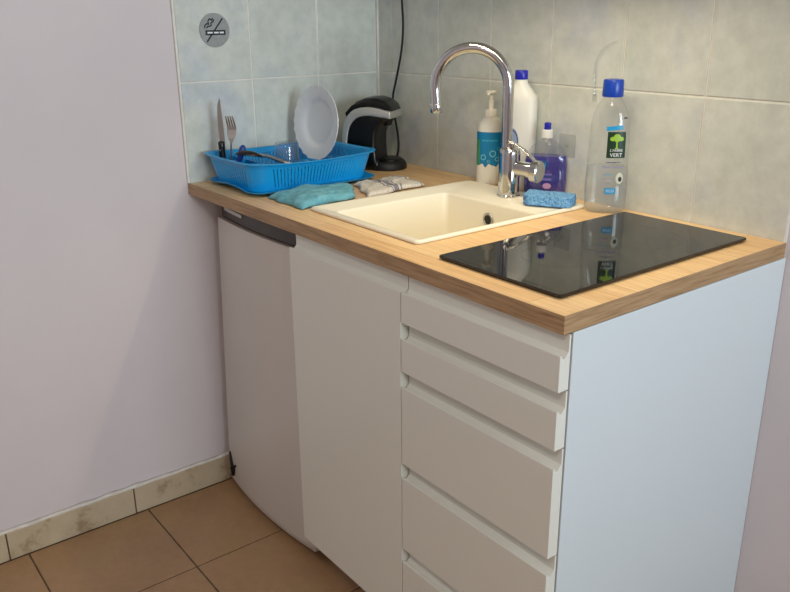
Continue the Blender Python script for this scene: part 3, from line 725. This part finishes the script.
tw = sheet('tea_towel', (0.326, -0.332), (0.470, -0.389), (0.448, -0.195), (0.312, -0.192), zc2, m_towel, 0.003, edge=0.014, seed=11)
tag(tw, 'crumpled cream tea towel with grey stripes behind the turquoise cloth', 'tea towel')

# ---------------------------------------------------------------- bottles
def sec(pr, z):
    for (z0, a0, b0), (z1, a1, b1) in zip(pr, pr[1:]):
        if z0 <= z <= z1:
            t = (z-z0)/(z1-z0) if z1 > z0 else 0; return a0+(a1-a0)*t, b0+(b1-b0)*t
    return pr[-1][1:]
class Bottle:
    def __init__(s, c, z0, rot, prof, ex=2.4, n=48):
        s.c, s.z0, s.rot, s.prof, s.ex, s.n = c, z0, rot, prof, ex, n
    def pt(s, th, z, off=0):
        a, b = sec(s.prof, z); a += off; b += off
        e = 2/s.ex if z < s.round_z else 1.0
        ct, st = math.cos(th), math.sin(th)
        x = a*math.copysign(abs(ct)**e, ct); y = b*math.copysign(abs(st)**e, st)
        cr, sr = math.cos(s.rot), math.sin(s.rot)
        return (s.c[0]+x*cr-y*sr, s.c[1]+x*sr+y*cr, s.z0+z)
    round_z = 9
    def ring(s, z, off=0): return [s.pt(2*PI*i/s.n, z, off) for i in range(s.n)]
    def shell(s, bm, zs=None, off=0, cap0=True, cap1=True):
        loft(bm, [s.ring(z, off) for z in (zs or [p[0] for p in s.prof])], cap0, cap1)
    # map flat artwork (u across in metres, v up in metres) on to the front (-y side) surface
    def wrap(s, bm, u0, v0, off=0.0005):
        tab = []; L = 0; prev = None
        N = 400; zref = v0
        for i in range(N+1):
            th = PI + PI*i/N; p = Vector(s.pt(th, zref)); 
            if prev is not None: L += (p-prev).length
            tab.append((L, th)); prev = p
        half = L/2
        for v in bm.verts:
            t = min(max(half+u0+v.co.x, 0), L-1e-6); lo, hi = 0, N
            while hi-lo > 1:
                mid = (lo+hi)//2
                if tab[mid][0] <= t: lo = mid
                else: hi = mid
            f = (t-tab[lo][0])/max(1e-9, tab[hi][0]-tab[lo][0]); th = tab[lo][1]+(tab[hi][1]-tab[lo][1])*f
            v.co = Vector(s.pt(th, v0+v.co.y, off+v.co.z))
        return bm
def patch(w, h, nx=16, ny=10, fn=None):
    bm = B(); V = [[bm.verts.new((-w/2+w*i/nx, -h/2+h*j/ny, 0)) for i in range(nx+1)] for j in range(ny+1)]
    for j in range(ny):
        for i in range(nx): bm.faces.new((V[j][i], V[j][i+1], V[j+1][i+1], V[j+1][i]))
    if fn:
        for v in bm.verts: v.co = Vector(fn(v.co.x, v.co.y))
    return bm
def tri(bm, cuts=0):
    bmesh.ops.triangulate(bm, faces=bm.faces)
    return bm
def disc_patch(r, n=28, ry=None):
    bm = B(); ry = ry or r; c = bm.verts.new((0,0,0)); rings = []
    for q in (0.5, 1.0): rings.append([bm.verts.new((r*q*math.cos(2*PI*i/n), ry*q*math.sin(2*PI*i/n), 0)) for i in range(n)])
    for i in range(n):
        bm.faces.new((c, rings[0][i], rings[0][(i+1)%n])); bm.faces.new((rings[0][i], rings[1][i], rings[1][(i+1)%n], rings[0][(i+1)%n]))
    return bm
def ring_patch(r0, r1, n=28, a0=0, a1=2*PI):
    bm = B(); k = n
    A = [bm.verts.new((r0*math.cos(a0+(a1-a0)*i/k), r0*math.sin(a0+(a1-a0)*i/k), 0)) for i in range(k+1)]
    Bb = [bm.verts.new((r1*math.cos(a0+(a1-a0)*i/k), r1*math.sin(a0+(a1-a0)*i/k), 0)) for i in range(k+1)]
    for i in range(k): bm.faces.new((A[i], A[i+1], Bb[i+1], Bb[i]))
    return bm
def merge(bm, other, dx=0, dy=0):
    me = bpy.data.meshes.new('m'); 
    for v in other.verts: v.co += Vector((dx, dy, 0))
    other.to_mesh(me); other.free(); bm.from_mesh(me); bpy.data.meshes.remove(me); return bm
def print_line(widths, h, gap=0.0012):
    bm = B(); total = sum(widths)+gap*(len(widths)-1); x = -total/2
    for w_ in widths: merge(bm, patch(w_, h, 3, 1), x+w_/2, 0); x += w_+gap
    return bm
FACE = math.radians(36)   # bottles turned towards the room's open side
# -- soap pump bottle
sb = thing('soap_pump_bottle', 'white pump soap bottle with a teal label standing behind the sink', 'bottle', (0.533, -0.0425, ZT))
b1 = Bottle((0.533, -0.0425), ZT, FACE, [(0.0005,0.026,0.024),(0.003,0.031,0.028),(0.008,0.0335,0.030),(0.05,0.0338,0.030),(0.13,0.0338,0.030),(0.150,0.0325,0.029),(0.162,0.028,0.025),(0.170,0.020,0.018),(0.174,0.0145,0.0145)], 2.2)
bm = B(); b1.shell(bm); link('bottle_body', bm, m_whitep, sb, smooth=True, auto=60)
bm = B(); lathe(bm, b1.c, [(0.0155, ZT+0.1745), (0.0155, ZT+0.190), (0.013, ZT+0.193), (0.0065, ZT+0.1935), (0.0070, ZT+0.214), (0.0055, ZT+0.2145), (0.0055, ZT+0.229)], 24); pm = link('pump_collar', bm, m_whitep, sb, smooth=True, auto=50)
bm = B(); lathe(bm, b1.c, [(0.007, ZT+0.2292), (0.0145, ZT+0.233), (0.015, ZT+0.237), (0.012, ZT+0.239)], 24)
nd_ = Vector((0.50, -0.86, 0)); c_ = Vector((b1.c[0], b1.c[1], ZT+0.2355)); tube(bm, [c_, c_+nd_*0.02, c_+nd_*0.030-Vector((0,0,0.003))], [0.0045, 0.004, 0.003], 10); link('pump_head', bm, m_whitep, pm, smooth=True, auto=50)
wavy = lambda x, y: (x, y if y > -0.041 else y + 0.0035*math.sin(x*260)+0.002*math.sin(x*430+1), 0)
bm = b1.wrap(patch(0.088, 0.084, 40, 12, wavy), 0, 0.096, 0.0004); lb1 = link('label', bm, m_label_teal, sb, smooth=True); lb1['label'] = 'teal label with pale circles'
bm = b1.wrap(patch(0.016, 0.066, 6, 8), -0.030, 0.086, 0.0006); link('label_stripe', bm, m_label_green, lb1, smooth=True)
bm = B()
for x, y, r in ((-0.012, -0.012, 0.0075), (0.012, -0.002, 0.0085), (0.002, -0.022, 0.004), (0.024, -0.016, 0.006), (0.028, 0.010, 0.004)):
    merge(bm, ring_patch(r*0.68, r), x, y)
link('printed_circles', b1.wrap(bm, 0, 0.086, 0.0009), mat('pale_teal_print', (120,200,222), 0.4), lb1)
bm = print_line([0.010, 0.006, 0.014, 0.008], 0.004); link('printed_text', b1.wrap(bm, 0.004, 0.117, 0.0009), mat('soft_teal_print', (60,170,200), 0.4), lb1)

# -- white bleach bottle
bb = thing('bleach_bottle', 'tall white cleaner bottle with a blue cap half hidden behind the tap', 'bottle', (0.636, -0.045, ZT))
b2 = Bottle((0.636, -0.045), ZT, math.radians(30), [(0.0005,0.030,0.020),(0.004,0.034,0.024),(0.010,0.036,0.026),(0.12,0.041,0.028),(0.215,0.0425,0.028),(0.232,0.0405,0.027),(0.262,0.0175,0.0165),(0.272,0.0145,0.0145)], 2.8)
b2.round_z = 0.25
bm = B(); b2.shell(bm, [0.0005,0.004,0.010,0.06,0.12,0.17,0.215,0.223,0.232,0.248,0.262,0.272]); link('bottle_body', bm, m_bleach, bb, smooth=True, auto=50)
bm = B(); lathe(bm, b2.c, [(0.0155,ZT+0.2722),(0.016,ZT+0.276),(0.0155,ZT+0.291),(0.014,ZT+0.2935)], 28); link('cap', bm, m_capn, bb, smooth=True, auto=40)
bm = b2.wrap(disc_patch(0.019, 28, 0.034), -0.013, 0.125, 0.0006); l2 = link('label', bm, mat('grey_blue_label', (150,165,190), 0.4), bb, smooth=True)
bm = B(); merge(bm, ring_patch(0.0, 0.013, 28, 0, PI), -0.000, -0.002)
for v in bm.verts: v.co.y = -v.co.y*1.6 - 0.004
link('printed_emblem', b2.wrap(bm, -0.012, 0.122, 0.0010), m_label_navy, l2)
bm = B(); merge(bm, ring_patch(0.0155, 0.0172, 28)); 
for v in bm.verts: v.co.y *= 1.8
link('printed_ring', b2.wrap(bm, -0.013, 0.125, 0.0010), m_label_navy, l2)

# -- violet washing-up liquid
dsb = thing('dish_soap_bottle', 'short bottle of violet washing-up liquid with white collar behind the sponge', 'bottle', (0.722, -0.038, ZT))
b3 = Bottle((0.722, -0.038), ZT, math.radians(34), [(0.0005,0.042,0.018),(0.004,0.048,0.022),(0.010,0.051,0.024),(0.04,0.052,0.024),(0.085,0.051,0.024),(0.100,0.047,0.0235),(0.118,0.037,0.021),(0.130,0.024,0.018),(0.137,0.0125,0.0125),(0.143,0.0118,0.0118)], 2.5)
b3.round_z = 0.136
bm = B(); b3.shell(bm, [0.0005,0.004,0.010,0.04,0.085,0.100,0.110,0.118,0.125,0.130,0.134,0.137,0.143]); link('bottle_body', bm, m_clear, dsb, smooth=True, auto=60)
bm = B(); b3.shell(bm, [0.002,0.004,0.010,0.04,0.085,0.097,0.0985], off=-0.0012); link('liquid', bm, m_liquid, dsb, smooth=True, auto=60)
bm = B(); lathe(bm, b3.c, [(0.0135,ZT+0.1405),(0.0138,ZT+0.144),(0.0130,ZT+0.158),(0.0100,ZT+0.160)], 28); cl3 = link('collar', bm, m_lwhite, dsb, smooth=True, auto=50)
bm = B(); lathe(bm, b3.c, [(0.0085,ZT+0.1602),(0.0080,ZT+0.168),(0.0085,ZT+0.172),(0.0078,ZT+0.1755),(0.0040,ZT+0.1770)], 20); link('nozzle', bm, m_capn, dsb, smooth=True, auto=50)
bm = b3.wrap(disc_patch(0.018, 28, 0.013), -0.008, 0.078, 0.0006); l3 = link('label', bm, mat('deep_teal_label', (28,70,150), 0.4), dsb, smooth=True)
bm = B(); merge(bm, ring_patch(0.0045, 0.0062, 20), -0.008, 0.0); merge(bm, ring_patch(0.0035, 0.0052, 20), 0.003, -0.001); merge(bm, patch(0.0018, 0.012, 2, 4), 0.010, 0.0); link('printed_text', b3.wrap(bm, -0.008, 0.080, 0.0010), mat('print_cyan', (60,160,200), 0.4), l3)
bm = print_line([0.012, 0.020], 0.004); link('printed_text', b3.wrap(bm, 0.002, 0.056, 0.0010), m_label_lav, l3)
bm = b3.wrap(patch(0.032, 0.006, 10, 2), 0.002, 0.044, 0.0008); link('label_band', bm, m_label_lav, l3)
bm = b3.wrap(disc_patch(0.010, 20, 0.007), 0.008, 0.028, 0.0008); link('printed_spot', bm, m_label_pink, l3)

# -- sponge
bm = B(); nx, ny, nz = 40, 24, 8; SXs, SYs, SZs = 0.112, 0.074, 0.022
bmesh.ops.create_cube(bm, size=1)
bmesh.ops.subdivide_edges(bm, edges=bm.edges[:], cuts=27, use_grid_fill=True)
ang = math.radians(28)
for v in bm.verts:
    x, y, z = v.co*2
    k = 6; r = (abs(x)**k+abs(y)**k)**(1/k); s_ = max(abs(x), abs(y)); f = (s_/r) if r > 0 else 1
    x, y = x*f, y*f
    zz = z*(1-0.10*max(0, s_-0.85)/0.15)
    nn = noise.noise((x*5, y*4, z*2))*0.04 + noise.noise((x*16, y*12, z*6))*0.03
    hx, hy, hz = x*(1+nn)*SXs/2, y*(1+nn)*SYs/2, (zz+1)/2*SZs
    hz *= 1 + (0.10*noise.noise((x*1.5, y*1.5, 3)) + 0.05*noise.noise((x*9, y*9, 3)))*(1 if z > 0 else 0) + 0.10*(x < 0)*(-x)
    v.co = (0.817+hx*math.cos(ang)-hy*math.sin(ang), -0.126+hx*math.sin(ang)+hy*math.cos(ang), SR+0.0003+max(0, hz))
spg = link('sponge', bm, m_sponge, smooth=True); tag(spg, 'light blue cellulose sponge on the back corner of the sink rim', 'sponge')

# -- clear bottle with blue cap
cb = thing('clear_detergent_bottle', 'large clear plastic detergent bottle with a blue screw cap beside the hob', 'bottle', (0.921, -0.060, ZT))
b4 = Bottle((0.921, -0.060), ZT, math.radians(38), [(0.0005,0.036,0.025),(0.004,0.042,0.030),(0.012,0.0455,0.033),(0.060,0.0460,0.0335),(0.095,0.0448,0.0325),(0.105,0.0438,0.0318),(0.165,0.0425,0.031),(0.195,0.0405,0.030),(0.215,0.037,0.028),(0.232,0.0300,0.0250),(0.246,0.0215,0.0205),(0.252,0.0175,0.0175),(0.258,0.0170,0.0170)], 2.4)
b4.round_z = 0.244
zl = [0.0005,0.004,0.012,0.035,0.060,0.080,0.095,0.105,0.135,0.165,0.180,0.195,0.205,0.215,0.224,0.232,0.239,0.246,0.252,0.258]
bm = B(); b4.shell(bm, zl); link('bottle_body', bm, m_clear, cb, smooth=True, auto=60)
bm = B(); b4.shell(bm, [0.002,0.004,0.012,0.035,0.060,0.080,0.095,0.102,0.1025], off=-0.0012); link('liquid', bm, m_clearliq, cb, smooth=True, auto=60)
bm = B(); n = 48
def ridged(r, z): return [(b4.c[0]+(r+0.0004*(i%2))*math.cos(2*PI*i/n), b4.c[1]+(r+0.0004*(i%2))*math.sin(2*PI*i/n), z) for i in range(n)]
loft(bm, [ridged(0.0215, ZT+0.2515), ridged(0.0222, ZT+0.254), ridged(0.0212, ZT+0.284), ridged(0.0195, ZT+0.2875), ridged(0.010, ZT+0.2885)]); link('cap', bm, m_cap, cb, smooth=True, auto=50)
LU = 0.012
bm = b4.wrap(patch(0.034, 0.0090, 12, 3, lambda x, y: (x, y+0.0015*math.sin(x*90), 0)), LU-0.002, 0.188, 0.0006); l4 = link('label', bm, m_label_cy, cb, smooth=True); l4['label'] = 'light blue ribbon heading the printed label'
bm = b4.wrap(patch(0.040, 0.056, 12, 10), LU+0.004, 0.152, 0.0006); te = link('tree_emblem', bm, m_dkgreen, cb, smooth=True); te['label'] = 'dark green square with a lime tree'
bm = B()
merge(bm, disc_patch(0.0060, 16, 0.0050), 0, 0.010); merge(bm, disc_patch(0.0048, 16, 0.0038), -0.0070, 0.0065); merge(bm, disc_patch(0.0048, 16, 0.0038), 0.0070, 0.0065); merge(bm, disc_patch(0.0042, 16, 0.0034), 0.0, 0.0045)
p_ = B(); vs = [p_.verts.new(q) for q in ((-0.0011,0.004,0),(0.0011,0.004,0),(0.0014,-0.008,0),(0.0040,-0.0105,0),(-0.0040,-0.0105,0),(-0.0014,-0.008,0))]; p_.faces.new(vs); merge(bm, tri(p_))
for v in bm.verts: v.co *= 1.25
link('printed_tree', b4.wrap(bm, LU+0.004, 0.157, 0.0011), m_lime, te)
bm = tri(text_bm("L'ARBRE", 0.0075)); merge(bm, tri(text_bm("VERT", 0.0112)), 0, -0.0102); link('printed_text', b4.wrap(bm, LU+0.004, 0.1405, 0.0012), m_label_white, te)
bm = b4.wrap(print_line([0.009, 0.012, 0.006], 0.0014), LU, 0.1145, 0.0006); link('printed_text', bm, m_label_navy, cb)
bm = b4.wrap(tri(text_bm("Peaux Sensibles", 0.0072)), LU, 0.1045, 0.0006); link('printed_text', bm, m_label_lav, cb)
bm = b4.wrap(print_line([0.006, 0.010], 0.0014), LU-0.010, 0.088, 0.0006); link('printed_text', bm, m_label_cy, cb)
bm = b4.wrap(print_line([0.005, 0.008], 0.0016), LU-0.010, 0.074, 0.0006); link('printed_text', bm, m_label_pink, cb)
bm = b4.wrap(disc_patch(0.0085, 22, 0.0125), LU+0.0155, 0.080, 0.0006); al = link('printed_picture', bm, mat('label_ivory', (205,205,185), 0.4), cb)
bm = b4.wrap(disc_patch(0.0040, 16, 0.0055), LU+0.0165, 0.078, 0.0010); link('printed_almond', bm, m_ink, al)
bm = b4.wrap(patch(0.023, 0.013, 8, 4), LU-0.003, 0.052, 0.0006); ec = link('printed_badge', bm, m_label_cy, cb)
bm = b4.wrap(tri(text_bm("ECO", 0.0085)), LU-0.003, 0.052, 0.0011); link('printed_text', bm, m_label_white, ec)
bm = b4.wrap(patch(0.009, 0.003, 3, 1), LU+0.020, 0.209, 0.0006); link('printed_dash', bm, m_ink, cb)

# ---------------------------------------------------------------- no smoking sign on the side wall tiles
ns = thing('no_smoking_sign', 'round brushed metal no smoking sign stuck on the side wall tiles', 'sign', (0.0076, -0.539, 1.315))
def onleft(bm, off):   # flat artwork (x right, y up) to the side wall, read from +x
    for v in bm.verts: v.co = Vector((off, -0.539 + v.co.x, 1.315 + v.co.y))
    return bm
bm = B(); R_s = 0.0425
loft(bm, [[(x, -0.539+r*math.cos(2*PI*i/48), 1.315+r*math.sin(2*PI*i/48)) for i in range(48)] for x, r in ((0.0078, R_s), (0.0092, R_s), (0.0096, R_s-0.0006))]); pl_ = link('disc', bm, m_sign, ns)
def stroke(pts, wv):
    bm = B(); P = [Vector((*p, 0)) for p in pts]; Lf, Rt = [], []
    for i, p in enumerate(P):
        d = (P[min(i+1, len(P)-1)]-P[max(i-1, 0)]).normalized(); nrm = Vector((-d.y, d.x, 0))*wv/2
        Lf.append(bm.verts.new(p+nrm)); Rt.append(bm.verts.new(p-nrm))
    for i in range(len(P)-1): bm.faces.new((Lf[i], Lf[i+1], Rt[i+1], Rt[i]))
    return bm
bm = B()
def fr_(w, h, cx=0, cy=0):
    b = B(); vs = [b.verts.new((cx+sx*w/2, cy+sy*h/2, 0)) for sx, sy in ((-1,-1),(1,-1),(1,1),(-1,1))]; b.faces.new(vs); return b
merge(bm, fr_(0.057, 0.0125, 0.002, -0.006))
merge(bm, stroke([(-0.024,-0.029),(0.024,0.029)], 0.0042))
sm = lambda pts: [(p.x, p.y) for p in smoothpts([(a, b, 0) for a, b in pts], 5)]
merge(bm, stroke(sm([(-0.027,0.005),(-0.027,0.011),(-0.021,0.016),(-0.016,0.015),(-0.017,0.022),(-0.012,0.028),(-0.007,0.024),(-0.004,0.030)]), 0.0036))
merge(bm, stroke(sm([(-0.021,0.005),(-0.020,0.009),(-0.014,0.010),(-0.009,0.012),(-0.009,0.018),(-0.003,0.021),(-0.001,0.027)]), 0.0036))
onleft(bm, 0.0098)
link('printed_pictogram', bm, m_ink, ns)
bm = B()
for cx_, w_ in ((-0.0135, 0.015), (0.004, 0.013), (0.0195, 0.012)): merge(bm, fr_(w_, 0.0040, cx_, -0.006))
link('printed_cigarette', onleft(bm, 0.0100), m_label_white, ns)

# ---------------------------------------------------------------- clear adhesive hooks on the back tiles
hk = thing('clear_wall_hook', 'thin curved clear plastic strip on the tiles above the clear detergent bottle', 'hook', (0.845, -0.0075, 1.19))
bm = B(); hp = smoothpts([(0.832,-0.012,1.17),(0.830,-0.013,1.20),(0.830,-0.014,1.235),(0.840,-0.015,1.262),(0.858,-0.014,1.280),(0.882,-0.012,1.290)], 6)
rings = []
for p in hp: rings.append([(p.x-0.0035, p.y+0.0015, p.z), (p.x, p.y-0.0015, p.z), (p.x+0.0035, p.y+0.0015, p.z), (p.x, p.y+0.0030, p.z)])
loft(bm, rings); link('loop', bm, m_clear, hk, smooth=True)
bm = B(); loft(bm, [[(x, y, z) for x, z in ((0.826,1.158),(0.838,1.158),(0.838,1.174),(0.826,1.174))] for y in (-0.0077, -0.0105)]); link('backplate', bm, m_clear, hk)
h2 = thing('clear_peg_hook', 'small clear square adhesive hook on the tiles above the violet bottle', 'hook', (0.755, -0.0075, 1.045))
bm = B(); loft(bm, [[(x, y, z) for x, z in ((0.735,1.022),(0.785,1.022),(0.785,1.076),(0.735,1.076))] for y in (-0.0077, -0.0092)]); link('backplate', bm, m_clear, h2)
bm = B(); tube(bm, [(0.762,-0.0093,1.048), (0.762,-0.018,1.048), (0.762,-0.022,1.054)], [0.003, 0.003, 0.0035], 10); link('peg', bm, m_clear, h2, smooth=True)

# ---------------------------------------------------------------- above the frame: wall cabinet and its lamp, ceiling lamp
wc = thing('wall_cabinet', 'white wall cabinet hung over the worktop', 'cabinet', (0.66, -0.17, 1.565))
bm = B(); box(bm, 0.014, 1.31, -0.335, -0.009, 1.565, 2.16); link('body', bm, m_carc, wc)
for k in range(3):
    bm = B(); box(bm, 0.016+k*0.432, 0.016+k*0.432+0.428, -0.356, -0.3365, 1.567, 2.158); link('door', bm, m_front, wc, bevel=0.001)
bm = B(); box(bm, 0.62, 1.30, -0.350, -0.305, 1.55, 1.5645); lp = link('worktop_lamp', bm, m_lwhite); tag(lp, 'slim white strip lamp under the wall cabinet', 'lamp')
bm = B(); lathe(bm, (2.3, -1.9), [(0.30, RZ-0.03), (0.30, RZ-0.002)], 40); cl_ = link('ceiling_lamp', bm, m_lwhite); tag(cl_, 'round white ceiling lamp', 'lamp')
